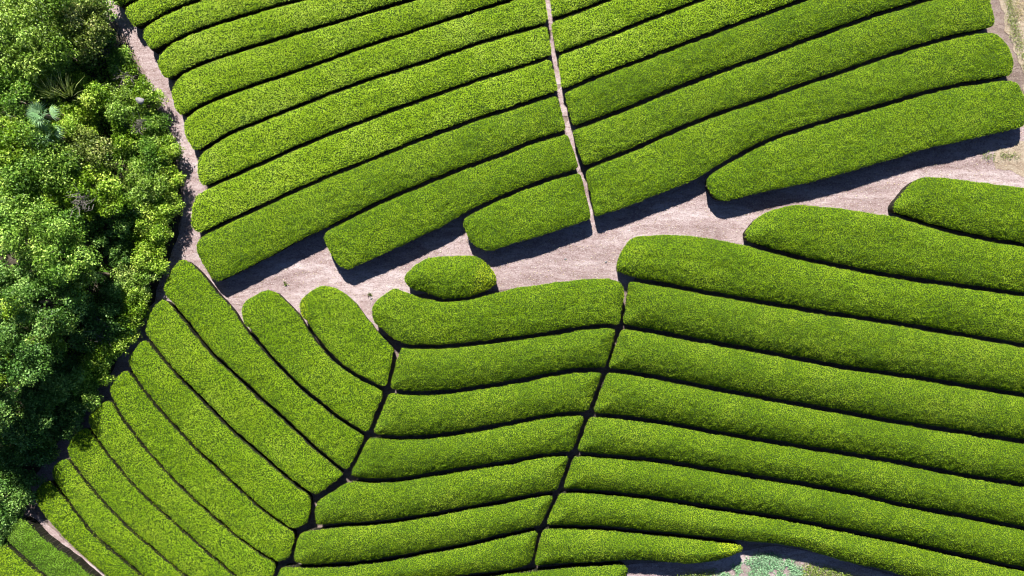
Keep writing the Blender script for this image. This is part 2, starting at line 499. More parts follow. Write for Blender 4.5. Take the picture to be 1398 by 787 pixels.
C1 = curve([(747, 0), (750.5, 30), (756.5, 75), (764, 126), (779, 177), (794, 232), (811, 297)], 130, 20)
D1 = curve([(858, 386), (854, 410), (847, 446), (838.5, 474), (826, 507), (814, 545), (802, 568), (793, 600), (789, 607), (780, 622), (768.6, 661), (760, 675), (748, 704), (738, 722), (729, 755), (725.5, 775)], 30, 80)
D2 = resample([(543, 474), (538, 489), (528, 535), (523, 552), (504, 592), (492, 615), (480, 640), (474, 650), (452, 668), (430, 680), (427, 700), (426, 722), (406, 726), (397, 770), (378, 772), (374, 787), (360, 830), (335, 905)], 4)
k1 = [(1218, 291.5), (1251, 302), (1302, 317), (1353, 327), (1398, 335)]
k2 = [(1018, 332), (1048, 341), (1099, 354), (1150, 364), (1200, 374), (1251, 382), (1302, 389), (1366, 398), (1398, 402.5)]
k3 = curve([(842, 374), (863, 382), (903, 388), (954, 398), (1005, 407), (1049, 414.5), (1124, 427), (1200, 438), (1277, 451), (1398, 472)], 0, 130)
k4 = curve([(850, 446), (903, 455), (954, 465), (1005, 474), (1049, 482), (1099, 491.5), (1150, 501.5), (1226, 512), (1302, 524.6), (1398, 540)], 20, 130)
k5 = curve([(826, 505.5), (852, 508), (903, 517), (954, 527), (1049, 545), (1099, 554), (1150, 563), (1226, 577), (1284, 586), (1340, 594.6), (1398, 603.5)], 20, 130)
k6 = curve([(802, 566), (852, 570), (903, 577), (954, 587), (1005, 595.5), (1049, 603), (1099, 611), (1150, 619), (1226, 631.5), (1302, 647), (1398, 663)], 20, 130)
k7 = curve([(784, 620), (852, 625), (903, 630), (954, 639), (1049, 654), (1099, 662), (1175, 676), (1226, 689), (1302, 703), (1398, 722)], 20, 130)
k8 = curve([(761, 671), (802, 671), (852, 676), (903, 682), (954, 691), (1049, 705), (1099, 714), (1150, 724), (1226, 739.5), (1302, 757), (1398, 778)], 20, 130)
k9 = curve([(741, 720), (776, 720), (827, 722), (878, 727), (929, 732), (980, 738), (1015, 742), (1050, 745), (1099, 753), (1150, 770), (1200, 780), (1236, 790), (1398, 832)], 20, 100)
m1 = curve([(513, 446), (528, 460), (543, 471), (555, 474.5), (604, 474), (655, 469), (700, 463), (751, 456), (802, 447), (827, 445), (847, 447)], 0, 30)
m2 = curve([(528, 533.5), (553, 537), (579, 538), (630, 533.5), (700, 522.5), (751, 512), (789, 505.5), (826, 505.5)], 20, 20)
m3 = curve([(505, 594.5), (520, 597), (553, 598.5), (579, 597.7), (630, 591), (700, 578), (738, 570), (776, 565), (802, 565)], 20, 20)
m4 = curve([(474.6, 652), (492, 657), (528, 657), (579, 650.5), (630, 641.7), (700, 631), (738, 622.6), (781, 619.5)], 10, 20)
m5 = curve([(426, 722), (452, 719), (528, 713), (579, 705), (655, 691), (700, 683), (733, 676), (760, 673.4)], 10, 20)
m6 = curve([(378, 770), (396, 772), (426, 774), (477, 771), (528, 765), (579, 755), (630, 746), (700, 729), (738, 720.5)], 10, 20)
m7 = curve([(370, 808), (470, 803), (560, 797), (642, 787), (700, 781), (725, 774)], 10, 20)
n1 = [(415, 438), (439, 474), (464, 498), (490, 516), (525, 532)]
n2 = [(335.5, 447), (350, 464), (375, 494), (413.5, 532), (452, 563), (477, 580.5), (502.5, 596)]
n3 = curve([(224, 405), (241.5, 423), (267, 456), (292, 486), (318, 509), (350, 539), (383, 568), (403, 587), (426, 608.6), (452, 631.5), (474.6, 648)], 0, 20)
n4 = curve([(199, 461), (208.4, 472.5), (229, 499), (254, 524.6), (292, 563), (315, 587), (350, 616), (375, 638), (401, 659.5), (429, 679)], 0, 20)
n5 = curve([(176, 504), (193, 529.6), (216, 557.6), (243, 587), (269.5, 616), (305, 648), (350, 690), (375, 709), (401, 725.5)], 0, 20)
n6 = curve([(152, 546), (165, 570), (183, 593), (208.4, 625), (241.5, 660.7), (279.6, 696), (318, 729), (350, 752), (378, 769)], 0, 20)
n7 = curve([(120, 581.5), (132, 600), (142, 615), (178, 659.5), (216, 696), (254, 729), (292, 762), (321.6, 787)], 0, 60)
n8 = curve([(96, 629), (109, 648), (140, 686), (178, 724), (216, 757), (254, 787)], 0, 100)
n9 = curve([(72, 656.6), (89, 681), (122, 724), (152.5, 751), (194.5, 787)], 0, 110)
n11 = curve([(13, 745), (25, 757), (46, 775), (61, 787)], 0, 110)

k1r2 = curve([(1104, 278), (1150, 281.5), (1200, 290)] + k1, 0, 130); k1 = curve(k1, 0, 130)
k2r3 = curve([(878, 319), (916, 317), (954, 319.5), (1005, 329)] + k2, 0, 130); k2 = curve(k2, 0, 130)
n1l2 = curve([(380, 397), (413, 431)] + n1, 0, 20)
n2l3 = curve([(255, 352), (272, 365), (295, 395), (320, 422)] + n2, 0, 20)
n1 = curve(n1, 0, 20); n2 = curve(n2, 0, 20)
up = np.array

# ------------------------------------------------------------------ upper field on the wood side
CW = (C1, 1.5)
UF = 'the wood-side field'
fl = dict(mat='flush', dome=.07, dens=980, leaf=(.056, .028), tilt=(0, 34), fluff=.038, rough=.030)
cp = dict(mat='clipped', dome=.13, dens=1050)
tea_hedge(strip(curve([(150, -40), (200, -50), (260, -70)]), g0, [(160, 10), (154, 0), (146, -20)]),
          'tea hedge of which only a small stub shows where the wood path leaves the picture', **fl)
tea_hedge(strip(g0, g1, [(182, 38), (178, 30), (171, 18), (172, 12), (178, 6)], clipE=CW),
          'short curved tea hedge at top edge, ending on the wood path beside the small stub', **fl)
ul = [(g1, g2, [(208, 71), (201, 61), (194, 48), (195, 42), (203, 35)], 207, 'ninth'),
      (g2, g3, [(226, 108), (220, 99), (215.6, 86), (216, 80), (224, 72)], 228, 'eighth'),
      (g3, g4, [(248, 159), (240, 150), (234, 130), (234, 122), (240, 113)], 245, 'seventh'),
      (g4, g5, [(265, 206), (254, 188), (250.5, 175), (252, 167), (258, 160)], 263, 'sixth'),
      (g5, g6, [(277, 255), (272, 246), (269.5, 233), (269.5, 221), (273, 213), (281, 206)], 287, 'fifth'),
      (g6, g7, [(270, 318), (262, 312), (260.5, 302), (263, 279), (269, 268), (280, 260)], 286, 'fourth')]
for u, l, st, x0, word in ul:
    tea_hedge(strip(u, l, st, ux0=x0, clipE=CW), f'pale shaggy tea hedge, {word} row up from the gravel path in {UF}', **fl)
tea_hedge(strip(g7, g8a, [(297, 384), (289, 379), (279.6, 365), (270, 347), (268, 335), (272, 327), (280, 322)], ux0=287, clipE=CW),
          'dark clipped tea hedge from wood path corner to the dirt track, shading the gravel', **cp)
tea_hedge(strip(g8, g9a, [(473, 368), (462, 363), (453, 350), (446, 335), (442, 324.5), (444, 318)], ux0=450, clipE=CW),
          'clipped tea hedge with rounded end jutting into the gravel path, above the oval hedge', **cp)
tea_hedge(strip(g9, g10, [(666, 343), (652.5, 338.5), (640, 326), (632, 306), (634, 300)], ux0=641, clipE=CW),
          'shortest tea hedge beside the foot of the thin dirt track, rounded at one end', **cp)

# ------------------------------------------------------------------ upper field beyond the thin dirt track
tea_hedge(strip(curve([(740, -20), (800, -45), (860, -65)]), q5, clipW=CW),
          'small triangle of pale tea hedge at the top edge beside the thin dirt track', **fl)
tea_hedge(strip(q5, q6, clipW=CW), 'pale shaggy tea hedge, second beyond the dirt track from the top edge', **fl)
tea_hedge(strip(q6, q7, clipW=CW), 'pale shaggy tea hedge, third beyond the dirt track, bordering the darker smooth rows', **fl)
tea_hedge(strip(q7, q8, clipW=CW), 'uppermost smooth dark tea hedge beyond the dirt track, running off the top edge', **cp)
tea_hedge(strip(q8, q9, end=[(1335, -20), (1349, -8), (1353, 2), (1359, 25), (1358, 34), (1353, 38)], clipW=CW),
          'smooth tea hedge whose blunt end at the dry grass touches the top edge', **cp)
tea_hedge(strip(q9, q10a, end=[(1360, 45), (1378, 63), (1385, 87), (1381, 102), (1375, 105)], clipW=CW),
          'very long smooth tea hedge from dirt track foot to rounded end by dry grass', **cp)
tea_hedge(strip(q10, curve([(990, 278), (1050, 264), (1099, 254), (1150, 241), (1226, 218), (1277, 203), (1302, 199), (1353, 187), (1397, 177)]),
                [(977, 272), (966, 256), (965, 247), (968, 241)], [(1384, 110), (1393, 118), (1400, 133), (1402, 155), (1400, 171)]),
          'thick tea hedge with tapered tip standing over the widest shadow on the gravel path', **cp)

# ------------------------------------------------------------------ wide lower field
D1w = (D1, 1.4)
sl = dict(mat='slope', dome=.37, dens=1050)
tea_hedge(strip(curve([(1260, 238.5), (1290, 239.5), (1328, 244.5), (1398, 253)], 0, 130), k1, [(1220, 286), (1221, 279), (1231, 266), (1239, 256), (1250, 246)]),
          'topmost tea hedge of the wide lower field, starting across from the largest shadow', **dict(sl, mat='clipped', dome=.24))
tea_hedge(strip(k1r2, k2, [(1019, 329), (1018, 316), (1033, 298), (1050, 289), (1073, 282), (1090, 280)]),
          'tea hedge with rounded nose, second row down in the wide lower field', **dict(sl, mat='clipped', dome=.26))
tea_hedge(strip(k2r3, k3, [(843, 369), (842, 360), (848, 345), (858, 329), (868, 323)]),
          'tea hedge with broad blunt nose, third row down, bordering the wide middle of the gravel', **dict(sl, mat='clipped', dome=.28))
for u, l, word in ((k3, k4, 'fourth'), (k4, k5, 'fifth'), (k5, k6, 'sixth'), (k6, k7, 'seventh'), (k7, k8, 'eighth')):
    tea_hedge(strip(u, l, clipW=D1w), f'long ribbed tea hedge, {word} row down in the wide lower field', **sl)
tea_hedge(strip(k8, k9, clipW=D1w), 'lowest long tea hedge of the wide field, sloping past the mint-green ground cover', **sl)
tea_hedge(strip(k9[k9[:, 0] < 1010], curve([(722, 777), (763, 773), (802, 771), (852, 768.5), (878, 768), (916, 772), (954, 774), (985, 768)]),
                end=[(1013, 746), (1017, 748), (1013, 752), (1004, 758)], clipW=D1w),
          'tea hedge ending in a yellow pointed tip just above the mint-green ground cover', tipcut=((996, 770), (975, 730)), **sl)
tea_hedge(np.vstack([curve([(560, 803), (642, 791.5), (700, 785), (751, 779), (802, 774.5), (852, 772.5)]), [(858, 776), (855, 786), (846, 800), (825, 815)], curve([(825, 815), (700, 832), (560, 852)])]),
          'tea hedge cut by the bottom edge, its blunt end beside blue-shaded gravel', **sl)

# ------------------------------------------------------------------ middle lower field
D2e = (D2, 1.6)
md = dict(mat='slope', dome=.28, dens=1050)
tea_hedge(strip(curve([(541, 390), (556, 396.5), (580, 406), (614, 411), (645, 405.5), (675, 397.5), (700, 390.5), (751, 383.5), (802, 377.5), (832, 377.5)]), m1,
                [(513, 444), (507, 430), (507, 420), (514, 411), (528, 400)], [(848, 386), (853, 398)], clipE=D1w),
          'tea hedge curving under the small oval hedge, first row of the middle field', **dict(md, mat='clipped', dome=.2))
m4x = np.vstack([resample([(435, 680), (452, 669.5), (470, 658)], 4), m4[m4[:, 0] > 484]])
for u, l, word, cw, st in ((m1, m2, 'second', D2e, ()), (m2, m3, 'third', D2e, ()), (m3, m4, 'fourth', D2e, ()), (m4x, m5[m5[:, 0] > 431], 'fifth', None, [(431, 717), (430.5, 700), (431.5, 686)]),
                           (m5[m5[:, 0] > 411], m6[m6[:, 0] > 402], 'sixth', None, [(401, 766), (404, 748), (408, 731)]), (m6[m6[:, 0] > 386], m7[m7[:, 0] > 378], 'seventh', None, [(376, 800), (381, 779)])):
    tea_hedge(strip(u, l, st, clipE=D1w, clipW=cw), f'curved tea hedge between the two dark cross gaps, {word} row below the oval hedge', **md)

# ------------------------------------------------------------------ slanting field beside the wood
D2w = (D2, 1.6)
lf = dict(mat='lawnlike', dome=.08, dens=1050)
W = 'the slanting field by the wood'
tea_hedge(strip(curve([(448, 387), (462, 391), (476, 399), (496, 423), (519, 454), (543, 477)]), n1, [(415, 436), (410, 428), (409, 411), (424, 398), (438, 391)], clipE=D2w),
          'shortest slanting tea hedge, first from the oval hedge, with a yellowish corner', tipcut=((417, 405), (419, 442)), **lf)
tea_hedge(strip(n1l2, n2, [(335, 445), (331, 437), (329, 424), (333, 413), (350, 402), (366, 396)], clipE=D2w),
          f'slanting tea hedge with rounded head in the gravel, second from the oval hedge', **lf)
tea_hedge(strip(n2l3, n3, [(224, 402), (224, 388), (233, 370), (244, 356)], clipE=D2w),
          f'slanting tea hedge reaching highest, its head where gravel path meets wood path', **lf)
ll = [(n3, n4, [(200, 459), (198, 451), (201, 438), (212, 416), (219, 410)], 'second', 3.4, 3.2),
      (n4, n5, [(177, 500), (175, 491.5), (183, 479), (193, 468)], 'third', 3.2, 2.8),
      (n5, n6, [(152, 542), (150, 530), (157.6, 517), (171, 506)], 'fourth', 2.8, 2.6),
      (n6, n7, [(122, 578), (121, 570), (131, 556), (146, 547)], 'fifth', 2.6, 2.5),
      (n7, n8, [(97, 626), (92, 615), (95, 603), (105, 592), (115, 587)], 'sixth', 2.5, 2.5),
      (n8, n9, [(74, 654), (70, 645.5), (74, 635), (90, 626)], 'seventh', 2.5, 2.2)]
ends = {'third': (424, 404, [(424, 685), (421.5, 702), (420, 714), (410, 719)]), 'fourth': (404, 381, [(402, 731), (398, 750), (392.5, 763), (385, 766)]),
        'fifth': (376, 340, [(376, 774), (371, 790), (352, 825)])}
for u, l, st, word, wu, wl in ll:
    if word in ends:
        xu, xl, en = ends[word]
        tea_hedge(strip(u[u[:, 0] < xu], l[l[:, 0] < xl], st, en, wu=wu, wl=wl), f'slanting tea hedge, {word} down the wood path from the highest-reaching row', **lf)
        continue
    tea_hedge(strip(u, l, st, clipE=D2w, wu=wu, wl=wl), f'slanting tea hedge, {word} down the wood path from the highest-reaching row', **lf)
tea_hedge(strip(n9, curve([(45, 685), (58, 706), (79, 731), (117, 767), (144, 790)], 0, 110), [(45, 677), (51, 666), (62, 658), (69, 656)]),
          'slanting tea hedge beside the small pink side path, its head dappled by tree shade', **lf)
tea_hedge(strip(curve([(29, 705), (40, 710), (60, 734), (98, 760), (126, 785)], 0, 110), n11, [(11, 741), (9, 734), (11, 722), (20, 711), (27, 707)]),
          'short bluish-green tea hedge in the bottom corner across the pink side path', **dict(lf, mat='bluish'))
tea_hedge(np.vstack([offset(n11, 3.2), curve([(130, 880), (20, 850), (-20, 800), (-60, 760)]), [(-55, 750), (-20, 744), (4, 744)]]),
          'last tea hedge in the bottom corner, only its head showing', **lf)
# ------------------------------------------------------------------ the oval
tea_hedge([(551.6, 378), (563, 365), (582.5, 353), (607, 350.6), (636.5, 349), (650.7, 350), (661, 357.7), (674, 371), (679.6, 386.6), (668, 395), (656, 400), (636.5, 406.6), (617, 408), (598, 406), (578.6, 399), (557, 392), (552, 384)],
          'small oval tea bush standing alone on the gravel path, one end yellowish', **dict(cp, tipcut=((645, 396), (658, 357)), dome=.30))

# ------------------------------------------------------------------ ground and paths
gx = np.r_[-900, -400, -150, -60, np.arange(-32, 32.1, .5), 60, 150, 400, 900]
gy = np.r_[-900, -400, -150, -60, np.arange(-22, 22.1, .5), 60, 150, 400, 900]
GX, GY = np.meshgrid(gx, gy, indexing='ij')
GV = np.c_[GX.ravel(), GY.ravel(), ground_z(GX, GY).ravel()]
ii, jj = np.meshgrid(np.arange(len(gx) - 1), np.arange(len(gy) - 1), indexing='ij'); ii = ii.ravel(); jj = jj.ravel(); ny = len(gy)
tag(link('ground', np_mesh('ground', GV, np.c_[ii * ny + jj, (ii + 1) * ny + jj, (ii + 1) * ny + jj + 1, ii * ny + jj + 1], smooth_=True), M['soil']), kind='structure')


def band(pts, w):
    c = curve(pts)
    return np.vstack([offset(c, -w), offset(c, w)[::-1]])


sheet('path', [(270, 320), (300, 360), (440, 310), (620, 285), (800, 255), (960, 220), (1250, 170), (1410, 165), (1540, 150), (1540, 262), (1398, 262), (1250, 250),
               (1230, 300), (1100, 290), (1030, 340), (900, 330), (855, 400), (720, 395), (560, 402), (530, 470), (480, 430), (425, 450), (370, 420), (345, 460), (290, 400), (255, 360)], M['gravel'], .010)
sheet('path', band([(120, -80), (150, -10), (186, 45), (215, 100), (240, 165), (262, 225), (268, 275), (258, 330), (232, 385), (190, 470), (140, 545), (95, 605), (60, 650), (46, 690)], 15), M['gravel'], .014)
sheet('path', band([(737, -80), (747, 0), (750.5, 30), (756.5, 75), (764, 126), (779, 177), (794, 232), (814, 310)], 8), M['gravel'], .018)
sheet('path', band([(25, 700), (45, 712), (75, 745), (120, 780), (200, 860)], 13), M['gravel'], .022)
sheet('path', [(845, 772), (900, 768), (1000, 755), (1060, 745), (1130, 758), (1260, 800), (1300, 860), (820, 860)], M['gravel'], .010)
sheet('dry_ground', [(1355, -60), (1362, 0), (1374, 40), (1388, 80), (1400, 110), (1402, 190), (1345, 215), (1370, 235), (1402, 240), (1540, 250), (1560, -60)], M['straw_ground'], .016, g=.2, wob=4)
sheet('forest_floor', [(-420, -300), (118, -300), (130, -40), (140, 20), (175, 70), (215, 150), (245, 215), (250, 290), (240, 340), (200, 430), (150, 510), (95, 590), (40, 655), (34, 700), (14, 716), (4, 742), (-30, 742), (-70, 780), (-420, 900)], M['litter'], .026, g=.3, wob=3.5)


# ------------------------------------------------------------------ the wood
def clump_points(r, c, rad, n, squash=.8, low=-.35):
    d = unit(r.normal(size=(int(n * 1.6) + 4, 3))); d = d[d[:, 2] > low][:n]
    rr = rad * (.55 + .62 * r.random((len(d), 1)))
    rr = rr * (1 + .25 * np.sin(d[:, :1] * 5 + c[0] * 9) * np.sin(d[:, 1:2] * 5 + c[1] * 9))
    return c + d * rr * np.array([1, 1, squash]), d


def tree(px, py, rad, h, kind, label, seed, leaf=(.10, .060), name='broadleaf_tree', cat='tree', group='trees of the wood', dens=1.0, flat=.62, clr=.25, trunk=True, clear=.35):
    """rad: crown radius in survey units at the crown's height; h: total height in metres"""
    r = np.random.default_rng(seed)
    zc = h * .66
    x, y = (float(v) for v in at(px, py, zc))
    gz = float(ground_z(x, y)); R = rad * S * (H - zc) / H
    root = empty(name, (x, y, gz)); tag(root, label, cat, group)
    ch = max((h - h * clear) / 2, .25)                  # half height of the crown
    cz = h - ch
    # clumps over the crown, uneven
    ncl = int(np.clip(14 + R * R * 17, 14, 130))
    d = unit(r.normal(size=(ncl * 3, 3))); d = d[d[:, 2] > -.35][:ncl]
    ang = np.arctan2(d[:, 1], d[:, 0])
    lobes = 1.06 + .20 * np.sin(ang * 2 + r.uniform(0, 6)) + .16 * np.sin(ang * 3 + r.uniform(0, 6)) + .12 * np.sin(ang * 5 + r.uniform(0, 6))
    sc = (.45 + .60 * r.random(len(d)) ** .6) * lobes
    cr = R * clr * r.uniform(.55, 1.35, len(d))
    cr = np.clip(cr, .13, .48)
    C = np.c_[d[:, 0] * sc * (R - .6 * cr), d[:, 1] * sc * (R - .6 * cr), cz + d[:, 2] * sc * (ch - .5 * cr)]
    P = []; N = []; T = []
    for c, q in zip(C, cr):
        n = int(300 * dens * (q / .4) ** 2 * (.12 / leaf[0]) ** 1.2) + 14
        p, nn = clump_points(r, c, q, n, flat + .2)
        P.append(p); N.append(unit(nn + np.array([0, 0, .45]) + .62 * r.normal(size=nn.shape)))
        T.append(np.clip(.45 + .24 * r.normal() + .22 * r.normal(size=len(p)), 0, 1))
    # loose sprays between the clumps
    k = int(110 * R * R * dens) + 25
    dd = unit(r.normal(size=(k, 3))); dd[:, 2] = np.abs(dd[:, 2]) - .2
    p = np.c_[dd[:, :2] * R * r.uniform(.5, 1.06, (k, 1)), cz + dd[:, 2] * ch * .85]
    P.append(p); N.append(unit(dd + .6 * r.normal(size=dd.shape))); T.append(np.clip(.4 + .25 * r.normal(size=k), 0, 1))
    P = np.vstack(P); N = np.vstack(N); T = np.concatenate(T)
    P[:, 2] = np.maximum(P[:, 2], .04)
    v, f = leaves(P, N, leaf[0], leaf[1], (-25, 60), r)
    link('crown', np_mesh('crown', v, f, T), TREE[kind], root)
    if trunk:
        tr = .035 * h + .02
        bend = r.normal(scale=.08 * h ** .5, size=2)
        pts = [(0, 0, -.05), (bend[0] * .4, bend[1] * .4, cz * .45), (bend[0], bend[1], cz), (bend[0] * .8, bend[1] * .8, cz + ch * .4)]
        parts = [tube(pts, [tr * 1.25, tr, tr * .7, tr * .25], 8)]
        link('trunk', np_mesh('trunk', *parts[0], smooth_=True), M['bark'], root)
        for i in r.choice(len(C), min(7, len(C)), False):
            s = np.array(pts[1]) * .4 + np.array(pts[2]) * .6 * np.array([1, 1, r.uniform(.7, 1)])
            m_ = (s + C[i]) / 2 + np.array([0, 0, .06 * h])
            v, f = tube([s, m_, C[i]], [tr * .45, tr * .3, tr * .1], 5)
            link('limb', np_mesh('limb', v, f, smooth_=True), M['bark'], root)
    return root


trees = [
    # px, py, radius, height, kind, label, dens
    (44, 46, 70, 3.1, 'pale', 'big round broadleaf tree in the top corner of the wood', 1.0),
    (112, 36, 44, 2.3, 'olive', 'olive-green tree at the top edge between big corner tree and wood path', 1.0),
    (138, 8, 28, 1.3, 'mid', 'low mid-green tree beside the wood path at the top edge', 1.0),
    (20, 205, 46, 3.2, 'yellow', 'yellowish tree at the picture edge, below the big corner tree', .9),
    (58, 232, 56, 3.2, 'mid', 'fresh green spreading tree just below the blue-green fan palm', 1.0),
    (20, 300, 52, 3.8, 'mid', 'tall green tree at the picture edge, halfway down the wood', 1.0),
    (76, 335, 50, 4.2, 'mid', 'tallest green tree in the middle of the wood, above the dark hollow', 1.0),
    (62, 410, 46, 3.8, 'blue', 'blue-green tree with ragged crown below the middle of the wood', .9),
    (118, 376, 24, 2.8, 'pale', 'small pale-tipped tree alone over the dark hollow', .8),
    (122, 262, 42, 2.7, 'yellow', 'bright yellow-green tree between the palm and the dark hollow', .9),
    (118, 214, 40, 2.5, 'olive', 'brownish olive tree with arching crown near the middle of the wood edge', .9),
    (26, 478, 46, 4.0, 'dark', 'dark tree at the picture edge under the ragged blue-green tree', .9),
    (68, 452, 30, 3.3, 'pale', 'pale bright-topped tree standing out of the deep shade', .8),
    (70, 520, 42, 1.5, 'dark', 'dark low tree in the deep shade by the wood path bend', .9),
    (22, 582, 50, 1.5, 'dark', 'very dark wide tree at the picture edge in the lower wood', .9),
    (30, 636, 34, .9, 'dark', 'lowest dark tree by the path corner at the foot of the wood', .9),
    (152, 300, 34, 1.6, 'blue', 'small shaded blue-green tree behind the bright edge shrubs', .9),
    (5, 400, 44, 3.6, 'blue', 'tree cut by the picture edge beside the ragged blue-green tree', .9),
    (6, 130, 40, 3.2, 'mid', 'green tree cut by the picture edge beside the fan palm', .9),
    (130, 440, 36, 1.5, 'dark', 'dark shaded tree behind the shrubs where slanting rows begin', .9),
    (-26, 548, 46, 4.4, 'dark', 'tall dark tree mostly outside the picture edge, shading the foot of the wood', .9),
    (0, 680, 40, 1.2, 'dark', 'dark tree at the very foot of the wood above the corner hedges', .9),
]
for i, (px, py, rd, h, kind, label, dn) in enumerate(trees):
    tree(px, py, rd, h, kind, label, 100 + i, dens=dn)
# trees just beyond the frame that close the wood
# small trees and shrubs inside the wood
shr = [
    (104, 112, 16, 1.3, 'yellow', 'light green shrub in the shade of the olive-green tree'),
    (62, 118, 18, 2.2, 'yellow', 'round yellow-green shrub between corner tree and pale grass'),
    (166, 84, 20, 1.0, 'mid', 'green shrub touching the wood path beside the third curved row end'),
    (176, 104, 20, 1.0, 'yellow', 'leafy shrub on the path edge just below the grey dry brush'),
    (196, 134, 24, 1.3, 'yellow', 'full rounded shrub bulging toward the path with a pale stone on it'),
    (164, 146, 28, 1.7, 'pale', 'pale green shrub behind the full rounded shrub'),
    (132, 144, 26, 1.9, 'yellow', 'loose yellow-green shrub beside the pale upright grass'),
    (98, 166, 28, 2.2, 'yellow', 'wide yellow-green shrub close beside the spiky fan palm'),
    (208, 172, 22, 1.1, 'mid', 'dark-gapped shrub on the path edge opposite the sixth row end'),
    (176, 186, 26, 1.6, 'yellow', 'bushy shrub between the olive tree and the path edge'),
    (226, 206, 22, 1.0, 'yellow', 'glossy shrub on the path edge where the path narrows'),
    (196, 216, 28, 1.5, 'mid', 'shrub one step inside the narrowest path edge'),
    (230, 244, 22, 1.0, 'yellow', 'neat shrub on the path edge opposite the fourth row end'),
    (198, 252, 28, 1.5, 'pale', 'loose light shrub inside the wood edge near the glowing sapling'),
    (226, 282, 24, 1.1, 'yellow', 'neat shrub leaning over the shaded bend of the wood path'),
    (200, 304, 26, 1.4, 'yellow', 'brightest yellow-green shrub at the wood edge beside the dark hollow'),
    (214, 326, 20, 1.1, 'yellow', 'shrub just above the head of the highest slanting row'),
    (200, 352, 24, 1.3, 'yellow', 'shrub across the shaded path from the highest slanting row'),
    (186, 386, 24, 1.2, 'pale', 'speckled pale shrub across the path from the highest slanting row'),
    (185, 410, 22, 1.1, 'yellow', 'leafy shrub at the path edge by the second slanting row'),
    (164, 440, 25, 1.3, 'yellow', 'shrub with sparse light leaves across from the third slanting row'),
    (150, 470, 25, 1.2, 'yellow', 'shrub at the path edge across from the fourth slanting row'),
    (128, 500, 25, 1.2, 'yellow', 'last sunlit shrub of the wood edge before the deep shade'),
    (163, 278, 17, 2.3, 'yellow', 'small glowing yellow sapling beside the dark hollow'),
    (36, 420, 18, 4.2, 'yellow', 'slim yellow-green treetop poking from the ragged blue-green tree'),
    (12, 502, 24, 4.0, 'yellow', 'yellowish treetop at the picture edge over the dark trees'),
    (153, 400, 20, 1.2, 'blue', 'small shaded shrub behind the speckled shrub'),
    (163, 345, 22, 1.1, 'dark', 'dark shrub at the bottom of the hollow'),
    (84, 584, 22, .8, 'dark', 'dark shrub at the path edge in the deep shade'),
    (146, 52, 14, 1.3, 'blue', 'bluish shrub beside the grey dry brush'),
    (86, 98, 18, 1.2, 'dark', 'dark shrub in the shadow under the big corner tree'),
    (112, 534, 24, 1.1, 'mid', 'shaded green shrub across the path from the fifth slanting row'),
    (98, 560, 20, .9, 'blue', 'shaded shrub at the path edge before the lowest slanting rows'),
    (60, 616, 18, .7, 'mid', 'lowest shaded shrub at the path edge near the dappled hedge heads'),
    (10, 706, 20, 1.0, 'dark', 'dark low shrub by the head of the bluish-green hedge'),
    (-12, 730, 22, 1.0, 'dark', 'dark shrub at the picture edge above the last corner hedge'),
]
for i, (px, py, rd, h, kind, label) in enumerate(shr):  # each one its own size and place
    sap = 'treetop' in label or 'sapling' in label
    tree(px, py, rd, h, kind, label, 300 + i, leaf=(.085, .052), name='sapling' if sap else 'shrub', cat='tree' if sap else 'shrub',
         group='trees of the wood' if sap else 'shrubs along the wood edge', dens=1.0, clr=.34, clear=.35 if sap else .08, flat=.6)


# fan palm
def fan_palm(px, py, h, label):
    r = np.random.default_rng(55)
    x, y = (float(v) for v in at(px, py, h)); root = empty('fan_palm', (x, y, float(ground_z(x, y)))); tag(root, label, 'palm')
    v, f = tube([(0, 0, -.05), (.03, .02, h * .5), (0, 0, h)], [.11, .09, .08], 8)
    link('trunk', np_mesh('trunk', v, f, smooth_=True), M['bark'], root)
    for i in range(13):
        a = i * 2.399 + r.uniform(-.2, .2); el = r.uniform(0, 1.25)
        dr = np.array([math.cos(a) * math.cos(el), math.sin(a) * math.cos(el), math.sin(el)])
        st = np.array([0, 0, h]); hub = st + dr * r.uniform(.10, .34)
        parts = [tube([st, hub], [.012, .008], 4)]
        sd = np.cross(dr, [0, 0, 1]); sd /= np.linalg.norm(sd); nn = np.cross(sd, dr)
        for k in range(11):
            b = math.radians(-62 + 124 * k / 10)
            q = dr * math.cos(b) + sd * math.sin(b)
            L = .50 * (.75 + .25 * math.cos(b)) * r.uniform(.9, 1.1)
            w = np.cross(q, nn) * .017
            tip = hub + q * L - np.array([0, 0, .10 * L / .5]) + nn * .01
            midp = hub + q * L * .55 + nn * .02
            parts.append((np.array([hub, midp + w, tip, midp - w]), np.array([[0, 1, 2, 3]])))
        v, f = join(parts)
        link('frond', np_mesh('frond', v, f, np.full(len(f), .3 + .6 * r.random())), M['palm'], root)
    return root


fan_palm(58, 157, 3.0, 'blue-green fan palm with spiky radiating fronds inside the wood')
fan_palm(64, 184, 2.6, 'smaller blue-green fan palm half hidden under the spiky one')


